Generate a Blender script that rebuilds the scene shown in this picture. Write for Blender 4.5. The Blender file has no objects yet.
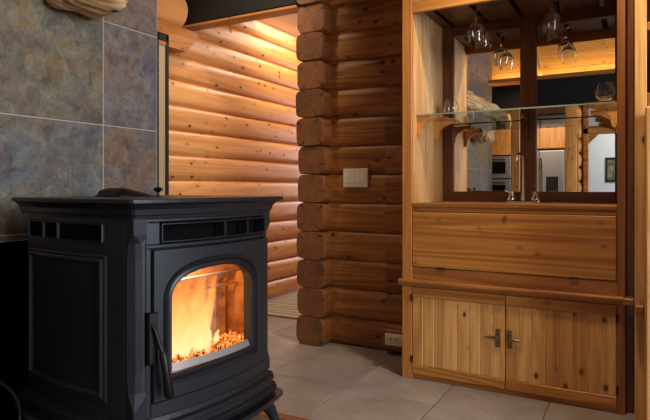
import bpy, bmesh, math, random
from mathutils import Vector, Matrix, noise
random.seed(7)
C = bpy.context.scene.collection
PI = math.pi

# ------------------------------------------------------------------ mesh building
class MB:
    def __init__(s): s.v=[]; s.f=[]; s.r=[]; s.sm=[]
    def add(s, vs, fs, smooth=False, rnd=None):
        o=len(s.v); s.v += [Vector(p) for p in vs]
        rnd = random.random() if rnd is None else rnd
        for q in fs: s.f.append([i+o for i in q]); s.r.append(rnd); s.sm.append(smooth)
        return s
    def box(s, a, b, bev=0.0, rnd=None, rot=None, seg=1):
        a=Vector(a); b=Vector(b)
        lo=Vector([min(a[i],b[i]) for i in range(3)]); hi=Vector([max(a[i],b[i]) for i in range(3)])
        bm=bmesh.new(); bmesh.ops.create_cube(bm,size=1)
        for v in bm.verts: v.co=Vector([(lo[i]+hi[i])/2+v.co[i]*(hi[i]-lo[i]) for i in range(3)])
        if bev>0:
            bev=min(bev,0.45*min(hi-lo))
            bmesh.ops.bevel(bm,geom=list(bm.edges),offset=bev,segments=seg,affect='EDGES',profile=0.5)
        if rot is not None:
            for v in bm.verts: v.co=rot@v.co
        bm.verts.index_update()
        s.add([v.co.copy() for v in bm.verts],[[v.index for v in f.verts] for f in bm.faces],False,rnd); bm.free()
        return s
    def tube(s, pts, rad, n=12, cap=True, rnd=None, squash=None):
        pts=[Vector(p) for p in pts]
        if not isinstance(rad,(list,tuple)): rad=[rad]*len(pts)
        vs=[];fs=[]; up=None
        for i,p in enumerate(pts):
            t=(pts[min(i+1,len(pts)-1)]-pts[max(i-1,0)]).normalized()
            if up is None:
                up=Vector((0,0,1)) if abs(t.z)<.9 else Vector((1,0,0))
            x=(up-t*up.dot(t)).normalized(); up=x; y=t.cross(x)
            for k in range(n):
                a=2*PI*k/n; vs.append(p+(x*math.cos(a)+y*math.sin(a))*rad[i])
        for i in range(len(pts)-1):
            for k in range(n):
                fs.append([i*n+k,i*n+(k+1)%n,(i+1)*n+(k+1)%n,(i+1)*n+k])
        if cap:
            fs.append(list(range(n))[::-1]); fs.append([(len(pts)-1)*n+k for k in range(n)])
        return s.add(vs,fs,True,rnd)
    def lathe(s, prof, c=(0,0,0), n=24, rnd=None):
        c=Vector(c); vs=[];fs=[]
        for r,z in prof:
            for k in range(n):
                a=2*PI*k/n; vs.append(c+Vector((r*math.cos(a),r*math.sin(a),z)))
        for i in range(len(prof)-1):
            for k in range(n):
                fs.append([i*n+k,i*n+(k+1)%n,(i+1)*n+(k+1)%n,(i+1)*n+k])
        return s.add(vs,fs,True,rnd)
    def prism(s, poly, fn, d0, d1, rnd=None, smooth=False):
        """poly: 2-D outline, fn(a,b,d)->xyz"""
        n=len(poly); vs=[fn(a,b,d0) for a,b in poly]+[fn(a,b,d1) for a,b in poly]
        s.add(vs,[list(range(n))[::-1],[n+i for i in range(n)]],False,rnd)
        o=[ [i,(i+1)%n,n+(i+1)%n,n+i] for i in range(n)]
        return s.add(vs,o,smooth,rnd)
    def strip(s, loops, closed=True, smooth=True, rnd=None):
        n=len(loops[0]); vs=[p for l in loops for p in l]; fs=[]
        for i in range(len(loops)-1):
            for k in range(n if closed else n-1):
                fs.append([i*n+k,i*n+(k+1)%n,(i+1)*n+(k+1)%n,(i+1)*n+k])
        return s.add(vs,fs,smooth,rnd)
    def grid(s, fn, nu, nv, smooth=True, rnd=None):
        vs=[fn(i/nu,j/nv) for j in range(nv+1) for i in range(nu+1)]
        fs=[[j*(nu+1)+i,j*(nu+1)+i+1,(j+1)*(nu+1)+i+1,(j+1)*(nu+1)+i] for j in range(nv) for i in range(nu)]
        return s.add(vs,fs,smooth,rnd)
    def build(s, name, mat, parent=None, local=False, kind=None, label=None, weld=False):
        vs=s.v
        if parent is not None and not local:
            inv=WM[parent].inverted(); vs=[inv@v for v in vs]
        me=bpy.data.meshes.new(name)
        me.from_pydata([tuple(v) for v in vs],[],s.f)
        at=me.attributes.new('rnd','FLOAT','FACE')
        at.data.foreach_set('value',s.r)
        me.polygons.foreach_set('use_smooth',s.sm)
        me.materials.append(mat); me.update()
        if weld or any(s.sm):
            bm=bmesh.new(); bm.from_mesh(me)
            bmesh.ops.remove_doubles(bm,verts=bm.verts,dist=1e-5)
            bmesh.ops.recalc_face_normals(bm,faces=bm.faces)
            bm.to_mesh(me); bm.free()
            for e in me.edges: pass
            try: me.set_sharp_from_angle(angle=math.radians(45))
            except Exception: pass
        o=bpy.data.objects.new(name,me); C.objects.link(o)
        if parent is not None: o.parent=parent; WM[o]=WM[parent].copy()
        else: WM[o]=Matrix.Identity(4)
        if kind: o['kind']=kind
        if label: o['label']=label
        return o
WM={}
def thing(name,label,cat,loc=(0,0,0),rz=0,group=None):
    o=bpy.data.objects.new(name,None); C.objects.link(o); o.location=loc; o.rotation_euler=(0,0,rz)
    o.empty_display_size=.05
    WM[o]=Matrix.Translation(Vector(loc))@Matrix.Rotation(rz,4,'Z')
    o['label']=label; o['category']=cat
    if group: o['group']=group
    return o
def tag(o,label,cat,group=None,kind=None):
    o['label']=label; o['category']=cat
    if group: o['group']=group
    if kind: o['kind']=kind
    return o
def copy_thing(o,loc,label=None,rz=None):
    c=o.copy(); C.objects.link(c); c.location=loc
    if rz is not None: c.rotation_euler=(0,0,rz)
    if label: c['label']=label
    for ch in list(o.children):
        d=ch.copy(); C.objects.link(d); d.parent=c
        for g in list(ch.children):
            e=g.copy(); C.objects.link(e); e.parent=d
    return c
def structure(name,mb,mat,label,cat='structure'):
    o=mb.build(name,mat); o['kind']='structure'; o['label']=label; o['category']=cat; return o

# ------------------------------------------------------------------ materials
def lin(c):
    return tuple([(x/12.92 if x<=.04045 else ((x+.055)/1.055)**2.4) for x in [k/255 for k in c]])+(1,)
def newmat(name):
    m=bpy.data.materials.new(name); m.use_nodes=True; nt=m.node_tree
    b=nt.nodes['Principled BSDF']; return m,nt,b
def N(nt,t,**k):
    n=nt.nodes.new(t)
    for a,v in k.items(): setattr(n,a,v)
    return n
def ramp(nt,stops,src):
    r=N(nt,'ShaderNodeValToRGB'); e=r.color_ramp.elements
    while len(e)<len(stops): e.new(.5)
    for el,(p,c) in zip(e,stops): el.position=p; el.color=c
    nt.links.new(src,r.inputs[0]); return r.outputs[0]
def mix(nt,a,b,f,mode='MIX'):
    m=N(nt,'ShaderNodeMix',data_type='RGBA',blend_type=mode)
    for s,v in ((m.inputs['Factor'],f),(m.inputs[6],a),(m.inputs[7],b)):
        if isinstance(v,(int,float,tuple)): s.default_value=v
        else: nt.links.new(v,s)
    return m.outputs[2]
def math_(nt,op,a,b=None,clamp=False):
    m=N(nt,'ShaderNodeMath',operation=op,use_clamp=clamp)
    for s,v in zip(m.inputs,(a,b)):
        if v is None: continue
        if isinstance(v,(int,float)): s.default_value=v
        else: nt.links.new(v,s)
    return m.outputs[0]
def coords(nt,scale,k=7.3):
    tc=N(nt,'ShaderNodeTexCoord'); at=N(nt,'ShaderNodeAttribute',attribute_name='rnd')
    mm=N(nt,'ShaderNodeVectorMath',operation='MULTIPLY'); mm.inputs[1].default_value=(k,k*1.7,k*2.3)
    cb=N(nt,'ShaderNodeCombineXYZ')
    for i in range(3): nt.links.new(at.outputs['Fac'],cb.inputs[i])
    nt.links.new(cb.outputs[0],mm.inputs[0])
    ad=N(nt,'ShaderNodeVectorMath',operation='ADD')
    nt.links.new(tc.outputs['Object'],ad.inputs[0]); nt.links.new(mm.outputs[0],ad.inputs[1])
    mp=N(nt,'ShaderNodeMapping'); mp.inputs['Scale'].default_value=scale
    nt.links.new(ad.outputs[0],mp.inputs[0])
    return mp.outputs[0],ad.outputs[0],at.outputs['Fac']
def noise_(nt,vec,scale,detail=4,rough=.5,dist=0):
    n=N(nt,'ShaderNodeTexNoise'); n.inputs['Scale'].default_value=scale; n.inputs['Detail'].default_value=detail
    n.inputs['Roughness'].default_value=rough; n.inputs['Distortion'].default_value=dist
    nt.links.new(vec,n.inputs['Vector']); return n.outputs[0]
def bump(nt,b,h,strength,dist=.01):
    n=N(nt,'ShaderNodeBump'); n.inputs['Strength'].default_value=strength; n.inputs['Distance'].default_value=dist
    nt.links.new(h,n.inputs['Height']); nt.links.new(n.outputs[0],b.inputs['Normal'])
def wood(name,light,dark,axis='x',rough=.4,knots=.6,ringscale=9,contrast=1.0,var=.25,spec=.4):
    m,nt,b=newmat(name)
    sc={'x':(.07,1,1),'y':(1,.07,1),'z':(1,1,.07)}[axis]
    v,raw,rnd=coords(nt,sc)
    n1=noise_(nt,v,ringscale,3,.45,.5)
    w=math_(nt,'FRACT',math_(nt,'MULTIPLY',n1,9.0))
    w=math_(nt,'ABSOLUTE',math_(nt,'SUBTRACT',w,.5))
    w=math_(nt,'MULTIPLY',w,2.0)
    sc2=tuple(k*(1 if k==1 else .4) for k in sc)
    v2,_,_=coords(nt,sc2)
    n2=noise_(nt,v2,90,3,.6)
    n3=noise_(nt,v,3.5,3,.5)
    f=math_(nt,'ADD',math_(nt,'MULTIPLY',w,.38*contrast),math_(nt,'MULTIPLY',n2,.35))
    f=math_(nt,'ADD',f,math_(nt,'MULTIPLY',n3,.5))
    f=math_(nt,'ADD',f,math_(nt,'MULTIPLY',math_(nt,'SUBTRACT',rnd,.5),var))
    L=lin(light); D=lin(dark); M=tuple(.5*(a+c) for a,c in zip(L,D))
    col=ramp(nt,[(.25,L),(.6,M),(1,D)],f)
    if knots>0:
        sk={'x':(.62,1,1),'y':(1,.62,1),'z':(1,1,.62)}[axis]
        kv,_,_=coords(nt,sk,5.1)
        wob=noise_(nt,kv,14,2)
        vo=N(nt,'ShaderNodeTexVoronoi'); vo.inputs['Scale'].default_value=10.5; vo.inputs['Randomness'].default_value=1
        nt.links.new(kv,vo.inputs['Vector'])
        dd=math_(nt,'ADD',vo.outputs['Distance'],math_(nt,'MULTIPLY',wob,.05))
        k=ramp(nt,[(.115,(1,1,1,1)),(.155,(.3,.3,.3,1)),(.26,(0,0,0,1))],dd)
        kf=math_(nt,'MULTIPLY',k,min(1,knots*1.35),True)
        kc=tuple(.16*x for x in D[:3])+(1,)
        col=mix(nt,col,kc,kf)
    nt.links.new(col,b.inputs['Base Color'])
    b.inputs['Roughness'].default_value=rough; b.inputs['Specular IOR Level'].default_value=spec
    bump(nt,b,f,.12,.004)
    return m
def plain(name,rgb,rough=.5,metal=0,bumpamt=0,bscale=60,spec=.5,var=.0):
    m,nt,b=newmat(name)
    v,_,_=coords(nt,(1,1,1))
    n=noise_(nt,v,bscale,4,.6)
    c=lin(rgb); c2=tuple(x*(1-var) for x in c[:3])+(1,)
    col=mix(nt,c,c2,n); nt.links.new(col,b.inputs['Base Color'])
    b.inputs['Roughness'].default_value=rough; b.inputs['Metallic'].default_value=metal
    b.inputs['Specular IOR Level'].default_value=spec
    if bumpamt: bump(nt,b,n,bumpamt,.003)
    return m
def glass(name,tint=(1,1,1,1),rough=0.0):
    m,nt,b=newmat(name)
    b.inputs['Base Color'].default_value=tint; b.inputs['Transmission Weight'].default_value=1
    b.inputs['Roughness'].default_value=rough; b.inputs['IOR'].default_value=1.45
    v,_,_=coords(nt,(1,1,1)); n=noise_(nt,v,30,2); 
    rr=math_(nt,'ADD',math_(nt,'MULTIPLY',n,.02),rough); nt.links.new(rr,b.inputs['Roughness'])
    return m

M={}
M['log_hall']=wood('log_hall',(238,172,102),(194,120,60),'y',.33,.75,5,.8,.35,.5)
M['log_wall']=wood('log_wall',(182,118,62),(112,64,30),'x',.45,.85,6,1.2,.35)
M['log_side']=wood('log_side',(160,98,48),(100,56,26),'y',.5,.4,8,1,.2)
M['cab']=wood('cabinet_pine',(222,156,80),(160,98,42),'x',.38,.32,5,1.3,.2)
M['cab_z']=wood('cabinet_pine_upright',(240,184,110),(182,120,60),'z',.4,.7,6,1.0,.4)
M['stile']=wood('stile_pine',(210,142,72),(166,102,46),'z',.42,.1,6,.8,.1)
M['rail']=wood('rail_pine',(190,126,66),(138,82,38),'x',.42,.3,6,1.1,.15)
M['bevel_glint']=wood('bevel_highlight_wood',(252,222,170),(226,186,128),'z',.5,0,6,.4,.1)  # pale tone stands for light caught on the plank bevels
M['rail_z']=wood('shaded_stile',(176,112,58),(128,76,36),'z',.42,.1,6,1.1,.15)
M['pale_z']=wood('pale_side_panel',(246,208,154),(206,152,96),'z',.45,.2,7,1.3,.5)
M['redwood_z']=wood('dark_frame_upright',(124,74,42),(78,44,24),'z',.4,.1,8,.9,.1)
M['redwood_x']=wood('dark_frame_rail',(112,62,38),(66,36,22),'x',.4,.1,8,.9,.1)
M['walnut']=wood('stained_ceiling_board',(122,82,48),(80,50,28),'y',.4,.1,8,.9,.2)  # dark stain of the niche ceiling boards
M['trimwood']=wood('hearth_wood',(176,104,52),(120,64,28),'x',.45,.2,8,1,.1)
M['header_y']=wood('casing_wood',(196,128,68),(144,86,40),'y',.45,.6,6,1,.1)
M['ceil_plank']=wood('ceiling_plank',(240,190,112),(200,140,66),'x',.45,.5,6,.8,.3)
M['kcab']=wood('kitchen_pine',(222,158,84),(174,110,50),'z',.42,.6,6,.9,.3)
M['mantel']=wood('mantel_wood',(240,204,150),(150,104,56),'y',.6,.9,9,1.4,.1)
M['black']=plain('black_paint',(22,19,18),.55,0,.1,40,.4,.2)
M['beam']=plain('black_beam',(16,13,12),.8,0,.3,30,.4,.4)
M['iron']=plain('stove_iron',(37,38,43),.42,.2,.12,400,.5,.15)
M['iron2']=plain('stove_iron_smooth',(34,35,40),.34,.2,.05,200,.5,.1)
M['darkiron']=plain('handle_iron',(30,27,26),.4,.5,.1,200)
M['dark_inside']=plain('cavity_black',(8,8,8),.9,0,0,50,.1)  # near-black for the vent insides and the firebox lining
M['chrome']=plain('chrome',(214,206,196),.12,1)
M['steel']=plain('stainless_steel',(176,172,168),.38,.65,.02,200)
M['bronze']=plain('antique_brass',(150,134,100),.32,.9,.1,300)
M['plate']=plain('switch_plastic',(232,220,200),.4)
M['plate2']=plain('outlet_plastic',(238,226,208),.4)
M['white']=plain('white_paint',(206,206,202),.7)
M['ceilwhite']=plain('ceiling_paint',(226,214,200),.8)
M['cream']=plain('cream_shade',(180,158,120),.8,0,.1,60)
M['glass']=glass('clear_glass',(1,1,1,1))
M['shelfglass']=glass('shelf_glass',(.86,.97,.92,1))
M['bottle']=plain('bottle_glass',(14,16,14),.12)
M['glassedge']=plain('glass_edge',(136,150,130),.15)
def pane():
    m,nt,b=newmat('pane_glass'); nt.nodes.remove(b)
    t=N(nt,'ShaderNodeBsdfTransparent'); g=N(nt,'ShaderNodeBsdfGlossy'); g.inputs['Roughness'].default_value=.08
    f=N(nt,'ShaderNodeFresnel'); f.inputs[0].default_value=1.35; mx=N(nt,'ShaderNodeMixShader')
    nt.links.new(math_(nt,'MULTIPLY',f.outputs[0],.7),mx.inputs[0]); nt.links.new(t.outputs[0],mx.inputs[1]); nt.links.new(g.outputs[0],mx.inputs[2])
    nt.links.new(mx.outputs[0],nt.nodes['Material Output'].inputs[0]); return m
M['pane']=pane()
def mirror_mat():
    m,nt,b=newmat('mirror_glass'); b.inputs['Base Color'].default_value=(.86,.86,.85,1)
    b.inputs['Metallic'].default_value=1; b.inputs['Roughness'].default_value=.0
    return m
M['mirror']=mirror_mat()
def slate():
    m,nt,b=newmat('slate_tile'); v,raw,rnd=coords(nt,(1,1,1),11)
    nA=noise_(nt,v,3.0,7,.68,.4); nB=noise_(nt,v,7,7,.7,.5); nC=noise_(nt,v,42,5,.7); 
    c1=ramp(nt,[(.30,lin((84,92,108))),(.42,lin((120,122,130))),(.50,lin((142,134,110))),(.57,lin((172,126,66))),(.65,lin((146,134,96))),(.74,lin((138,82,84)))],nA)
    c2=ramp(nt,[(.3,lin((88,94,112))),(.43,lin((132,128,130))),(.52,lin((128,118,88))),(.60,lin((162,112,78))),(.7,lin((112,74,76)))],nB)
    c=mix(nt,c1,c2,.5)
    hue=N(nt,'ShaderNodeValToRGB'); e=hue.color_ramp.elements; hue.color_ramp.interpolation='CONSTANT'
    e[0].position=0; e[0].color=lin((134,118,78)); e[1].position=.25; e[1].color=lin((108,110,110))
    e.new(.5).color=lin((128,116,132)); e.new(.75).color=lin((120,96,98))
    nt.links.new(rnd,hue.inputs[0])
    c=mix(nt,c,hue.outputs[0],.36)
    nD=noise_(nt,v,15,7,.75,.5)
    g=ramp(nt,[(.36,(.30,.30,.31,1)),(.5,(.64,.62,.60,1)),(.66,(1.0,.96,.90,1))],nD)
    c=mix(nt,c,g,.9,'MULTIPLY'); vn=ramp(nt,[(.482,(0,0,0,1)),(.5,(1,1,1,1)),(.518,(0,0,0,1))],nA); c=mix(nt,c,lin((176,170,164)),math_(nt,'MULTIPLY',math_(nt,'MULTIPLY',vn,nC),.35))
    nt.links.new(c,b.inputs['Base Color'])
    rr=math_(nt,'ADD',math_(nt,'MULTIPLY',nB,.3),.34); nt.links.new(rr,b.inputs['Roughness'])
    h=math_(nt,'ADD',nD,math_(nt,'MULTIPLY',nC,.35)); bump(nt,b,h,.6,.014)
    return m
M['slate']=slate()
def tile():
    m,nt,b=newmat('floor_tile'); v,raw,rnd=coords(nt,(1,1,1),9)
    nA=noise_(nt,v,2.4,5,.6,.6); nB=noise_(nt,v,26,5,.65)
    f=math_(nt,'ADD',math_(nt,'MULTIPLY',nA,.7),math_(nt,'MULTIPLY',nB,.3))
    f=math_(nt,'ADD',f,math_(nt,'MULTIPLY',math_(nt,'SUBTRACT',rnd,.5),.12))
    c=ramp(nt,[(.3,lin((122,112,108))),(.5,lin((148,136,130))),(.72,lin((172,158,150)))],f)
    nt.links.new(c,b.inputs['Base Color'])
    nt.links.new(math_(nt,'ADD',math_(nt,'MULTIPLY',nA,.3),.3),b.inputs['Roughness'])
    bump(nt,b,f,.15,.006); return m
M['tile']=tile()
M['grout']=plain('grout',(104,94,84),.9,0,.2,80)
M['slategrout']=plain('slate_grout',(170,160,148),.9,0,.2,80)
def endgrain(cx):
    m,nt,b=newmat('log_end_grain')
    tc=N(nt,'ShaderNodeTexCoord'); sp=N(nt,'ShaderNodeSeparateXYZ'); nt.links.new(tc.outputs['Object'],sp.inputs[0])
    at=N(nt,'ShaderNodeAttribute',attribute_name='rnd')
    x=math_(nt,'SUBTRACT',sp.outputs[0],cx)
    z=math_(nt,'MULTIPLY',math_(nt,'SUBTRACT',math_(nt,'FRACT',math_(nt,'DIVIDE',sp.outputs[2],.208)),.5),.208)
    r=math_(nt,'SQRT',math_(nt,'ADD',math_(nt,'MULTIPLY',x,x),math_(nt,'MULTIPLY',z,z)))
    v,_,_=coords(nt,(1,1,1)); n=noise_(nt,v,9,4,.6); n2=noise_(nt,v,60,4,.6)
    rr=math_(nt,'ADD',r,math_(nt,'MULTIPLY',n,.02))
    ring=math_(nt,'SINE',math_(nt,'MULTIPLY',rr,620))
    f=math_(nt,'ADD',math_(nt,'MULTIPLY',ring,.10),math_(nt,'MULTIPLY',n2,.5))
    f=math_(nt,'ADD',f,math_(nt,'MULTIPLY',n,.5))
    f=math_(nt,'ADD',f,math_(nt,'MULTIPLY',at.outputs['Fac'],.15))
    c=ramp(nt,[(.25,lin((150,92,48))),(.55,lin((116,68,34))),(.85,lin((70,40,20)))],f)
    ang=math_(nt,'ARCTAN2',z,x)
    a=math_(nt,'ADD',math_(nt,'MULTIPLY',ang,.62),math_(nt,'ADD',math_(nt,'MULTIPLY',n,.5),math_(nt,'MULTIPLY',at.outputs['Fac'],5)))
    a=math_(nt,'ABSOLUTE',math_(nt,'SUBTRACT',math_(nt,'FRACT',a),.5))
    thr=math_(nt,'MULTIPLY',math_(nt,'SUBTRACT',r,.03),.30)
    ck=math_(nt,'LESS_THAN',a,thr)
    c=mix(nt,c,lin((34,18,10)),ck)
    nt.links.new(c,b.inputs['Base Color']); b.inputs['Roughness'].default_value=.6
    bump(nt,b,math_(nt,'SUBTRACT',f,ck),.3,.005)
    return m
def rugmat():
    m,nt,b=newmat('woven_rug'); tc=N(nt,'ShaderNodeTexCoord'); sp=N(nt,'ShaderNodeSeparateXYZ'); nt.links.new(tc.outputs['Object'],sp.inputs[0])
    f=math_(nt,'FRACT',math_(nt,'MULTIPLY',sp.outputs[1],5.5))
    c=ramp(nt,[(.1,lin((150,132,110))),(.45,lin((196,180,152))),(.6,lin((128,108,86))),(.9,lin((188,172,146)))],f)
    v,_,_=coords(nt,(1,1,1)); n=noise_(nt,v,160,3)
    c=mix(nt,c,n,.15,'MULTIPLY'); nt.links.new(c,b.inputs['Base Color']); b.inputs['Roughness'].default_value=.95
    bump(nt,b,n,.5,.004); return m
M['rug']=rugmat()
def flame():
    m,nt,b=newmat('flame'); nt.nodes.remove(b)
    tc=N(nt,'ShaderNodeTexCoord'); mp=N(nt,'ShaderNodeMapping'); mp.inputs['Scale'].default_value=(1,1,.35)
    nt.links.new(tc.outputs['Object'],mp.inputs[0]); n=noise_(nt,mp.outputs[0],26,4,.55,1.5)
    sp=N(nt,'ShaderNodeSeparateXYZ'); nt.links.new(tc.outputs['Object'],sp.inputs[0])
    h=math_(nt,'DIVIDE',math_(nt,'SUBTRACT',sp.outputs[2],.40),.26)
    f=math_(nt,'ADD',h,math_(nt,'MULTIPLY',math_(nt,'SUBTRACT',n,.5),.8))
    c=ramp(nt,[(0,(1,.66,.28,1)),(.35,(1,.46,.12,1)),(.7,(1,.24,.04,1)),(1,(.8,.10,.01,1))],f)
    em=N(nt,'ShaderNodeEmission'); nt.links.new(c,em.inputs[0])
    lw=N(nt,'ShaderNodeLayerWeight'); lw.inputs[0].default_value=.35
    tr=N(nt,'ShaderNodeBsdfTransparent'); mx=N(nt,'ShaderNodeMixShader')
    a=math_(nt,'SUBTRACT',1.0,lw.outputs['Facing']); 
    a=math_(nt,'MULTIPLY',a,ramp(nt,[(.25,(1,1,1,1)),(.75,(.55,.55,.55,1)),(1,(.1,.1,.1,1))],f))
    a=math_(nt,'MULTIPLY',a,.62)
    nt.links.new(a,mx.inputs[0]); nt.links.new(tr.outputs[0],mx.inputs[1]); nt.links.new(em.outputs[0],mx.inputs[2])
    em.inputs[1].default_value=1.25
    nt.links.new(mx.outputs[0],nt.nodes['Material Output'].inputs[0]); return m
M['flame']=flame()
def ember():
    m,nt,b=newmat('embers'); v,_,_=coords(nt,(1,1,1)); n=noise_(nt,v,70,3,.6)
    c=ramp(nt,[(.42,(.03,.006,.0,1)),(.52,(.6,.11,.012,1)),(.68,(1,.42,.10,1))],n)
    b.inputs['Base Color'].default_value=(.02,.01,.01,1); nt.links.new(c,b.inputs['Emission Color']); b.inputs['Emission Strength'].default_value=2.0
    return m
M['ember']=ember()
def brick():
    m,nt,b=newmat('firebrick'); v,_,_=coords(nt,(1,1,1)); n=noise_(nt,v,20,4)
    c=ramp(nt,[(.3,lin((196,150,110))),(.7,lin((130,94,66)))],n); nt.links.new(c,b.inputs['Base Color']); b.inputs['Roughness'].default_value=.85
    return m
M['brick']=brick()
def picmat():
    m,nt,b=newmat('landscape_print'); v,_,_=coords(nt,(1,1,1)); n=noise_(nt,v,8,5,.6,1)
    c=ramp(nt,[(.3,lin((40,44,36))),(.5,lin((96,88,54))),(.7,lin((150,140,110)))],n); nt.links.new(c,b.inputs['Base Color'])
    return m
M['print']=picmat()

# ------------------------------------------------------------------ setting
LOG=.208
# floor: tiles in columns, staggered
mb=MB(); g=.0035; T=.53
c0=-1.482
offs={-3:3.16,-2:3.16,-1:2.90,0:2.90,1:3.16,2:2.90}
for i in range(-7,10):
    x0=c0+i*T; off=offs.get(i,3.16 if i%2 else 2.9)
    j0=int((-9-off)//T)
    for j in range(j0,int((9-off)//T)+1):
        y0=off+j*T
        if x0<-5.2 or x0>4.6 or y0<-7.2 or y0>8: continue
        mb.box((x0+g,y0+g,-.02),(x0+T-g,y0+T-g,0),.002)
tiles=mb
mb=MB(); mb.box((-5.2,-7.5,-.06),(5.2,8.5,-.003),0); 
fl=structure('floor',tiles,M['tile'],'beige grey stone floor tiles laid in staggered columns','floor')
gr=mb.build('grout',M['grout'],fl)

def log_rows(mb,axis,pos,a0,a1,z0,z1,face,bulge=.055,seg=10,nl=10,zoff=0,wob=.006,h=LOG):
    """rows of half-round logs. axis 'x': wall runs along x, surface at y=pos facing `face`; axis 'y' likewise"""
    k0=int(math.floor((z0-zoff)/h)); k=k0
    while k*h+zoff<z1-1e-4:
        za=k*h+zoff; zb=za+h; sd=random.random()*50
        lo=max(za,z0); hi=min(zb,z1); k+=1
        def fn(u,v,za=za,lo=lo,hi=hi,sd=sd):
            a=a0+(a1-a0)*u; z=lo+(hi-lo)*v; t=((z-za)/h-.5)*2
            t=max(-1,min(1,t))
            b=bulge*(1-abs(t)**3.4)**.6 if abs(t)<1 else 0
            b+=wob*(noise.noise(Vector((a*1.6,sd,v*.8)))) * (1-abs(t)**4)
            p=pos+face*b
            return (a,p,z) if axis=='x' else (p,a,z)
        mb.grid(fn,nl,seg,True)
        # closing ends
        for a in (a0,a1):
            pr=[fn(0 if a==a0 else 1,v/seg) for v in range(seg+1)]
            back=pos-face*.1
            base=[(a,back,hi),(a,back,lo)] if axis=='x' else [(back,a,hi),(back,a,lo)]
            mb.add(pr+base,[list(range(len(pr)+2))],False)
# hallway log wall (x = -3.33 plane)
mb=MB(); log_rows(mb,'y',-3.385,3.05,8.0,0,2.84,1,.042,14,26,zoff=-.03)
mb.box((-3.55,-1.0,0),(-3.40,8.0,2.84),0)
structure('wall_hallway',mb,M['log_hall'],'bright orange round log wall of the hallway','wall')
# back log wall with the switch
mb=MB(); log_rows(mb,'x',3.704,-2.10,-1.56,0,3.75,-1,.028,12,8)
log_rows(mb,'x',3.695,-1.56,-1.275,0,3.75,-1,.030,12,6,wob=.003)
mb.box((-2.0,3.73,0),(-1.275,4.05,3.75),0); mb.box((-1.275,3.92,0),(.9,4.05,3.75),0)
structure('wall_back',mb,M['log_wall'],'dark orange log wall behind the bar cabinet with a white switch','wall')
# crossing log ends (corner of the log wall), one stack
cx=-2.105
def log_end_poly(sd,w=.118,h=.1045):
    P=[]
    for k in range(28):
        a=2*PI*k/28; c,s_=math.cos(a),math.sin(a)
        e=.42
        x=w*math.copysign(abs(c)**e,c); z=h*math.copysign(abs(s_)**e,s_)
        q=1+.05*noise.noise(Vector((c*1.5+sd,s_*1.5,sd)))
        if s_<-.3: q*=1-.02*random.random()
        P.append((x*q,max(-h,min(h,z*q))))
    return P
ends=MB(); body=MB()
for k in range(18):
    zc=(k+.5)*LOG; rr=random.random(); y0=3.55+random.uniform(-.012,.012); dx=random.uniform(-.006,.006)
    P=log_end_poly(rr*9+k)
    L0=[(cx+dx+x*.95,y0,zc+z*.96) for x,z in P]; L1=[(cx+dx+x,y0+.012,zc+z) for x,z in P]; L2=[(cx+dx+x,8.0,zc+z) for x,z in P]
    ends.add(L0,[list(range(28))],False,rr); ends.strip([L0,L1],rnd=rr)
    body.strip([L1,L2],rnd=rr)
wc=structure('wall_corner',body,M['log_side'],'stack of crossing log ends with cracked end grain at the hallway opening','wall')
ends.build('log_end',endgrain(cx),wc)
# ceiling surfaces
mb=MB(); mb.box((-3.6,3.66,2.84),(-2.25,7.89,2.9)); structure('ceiling_hallway',mb,M['ceilwhite'],'pale painted ceiling of the hallway','ceiling')
mb=MB(); mb.box((-5.0,-6.5,3.75),(5,4.0,3.82)); 
for k in range(7): mb.box((-5,-1.9+k*.9,3.62),(5,-1.75+k*.9,3.76),.01)
structure('ceiling',mb,M['beam'],'dark beamed ceiling of the living room','ceiling')
mb=MB(); mb.box((-3.6,7.9,0),(-2.1,8.0,2.9)); structure('wall_hall_end',mb,M['white'],'white wall at the far end of the hallway','wall')
# black header beam over the opening
bt=MB(); bt.box((-3.40,3.535,2.505),(-2.215,3.66,3.75),.006)
tb=structure('trim_1',bt,M['beam'],'black painted header beam over the hallway opening','beam')
MB().box((-3.385,3.54,2.48),(-2.215,3.655,2.505),.004).build('soffit_board',M['rail'],tb)
# log over the dark window and its casing with cut end
mb=MB()
def lg(u,v):
    a=v*2*PI; y=2.2+(3.49-2.2)*u
    return (-3.37+.145*math.cos(a),y,2.60+.15*math.sin(a))
mb.grid(lg,12,20); mb.add([lg(1,k/20) for k in range(20)],[list(range(20))]); 
def lg2(u,v):
    p=lg(u,v); return (p[0],p[1],p[2]+.30)
mb.grid(lg2,12,20); mb.add([lg2(1,k/20) for k in range(20)],[list(range(20))]); 
mb.box((-3.5,2.2,2.4),(-3.32,3.5,3.1))
structure('wall_log_header',mb,M['log_hall'],'round log ends above the dark framed window','wall')
mb=MB(); mb.prism([(2.2,2.445),(3.66,2.445),(3.47,2.26),(2.2,2.26)],lambda a,b,d:(d,a,b),-3.36,-3.225)
structure('trim_2',mb,M['header_y'],'orange wood casing board with a slanted cut end over the window','trim')
# dark framed glazed unit beside slate wall
w=MB()
for y0,y1 in ((2.3,2.35),(3.245,3.275),(3.15,3.17)): w.box((-3.33,y0,.02),(-3.22,y1,2.35),.004)
w.box((-3.33,2.3,2.29),(-3.22,3.27,2.35),.004); w.box((-3.33,2.3,.02),(-3.22,3.27,.10),.004)
wn=structure('window_1',w,M['black'],'tall black framed window beside the slate wall','window')
MB().box((-3.25,2.35,.1),(-3.235,3.245,2.29)).build('window_blind',M['cream'],wn)

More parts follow.
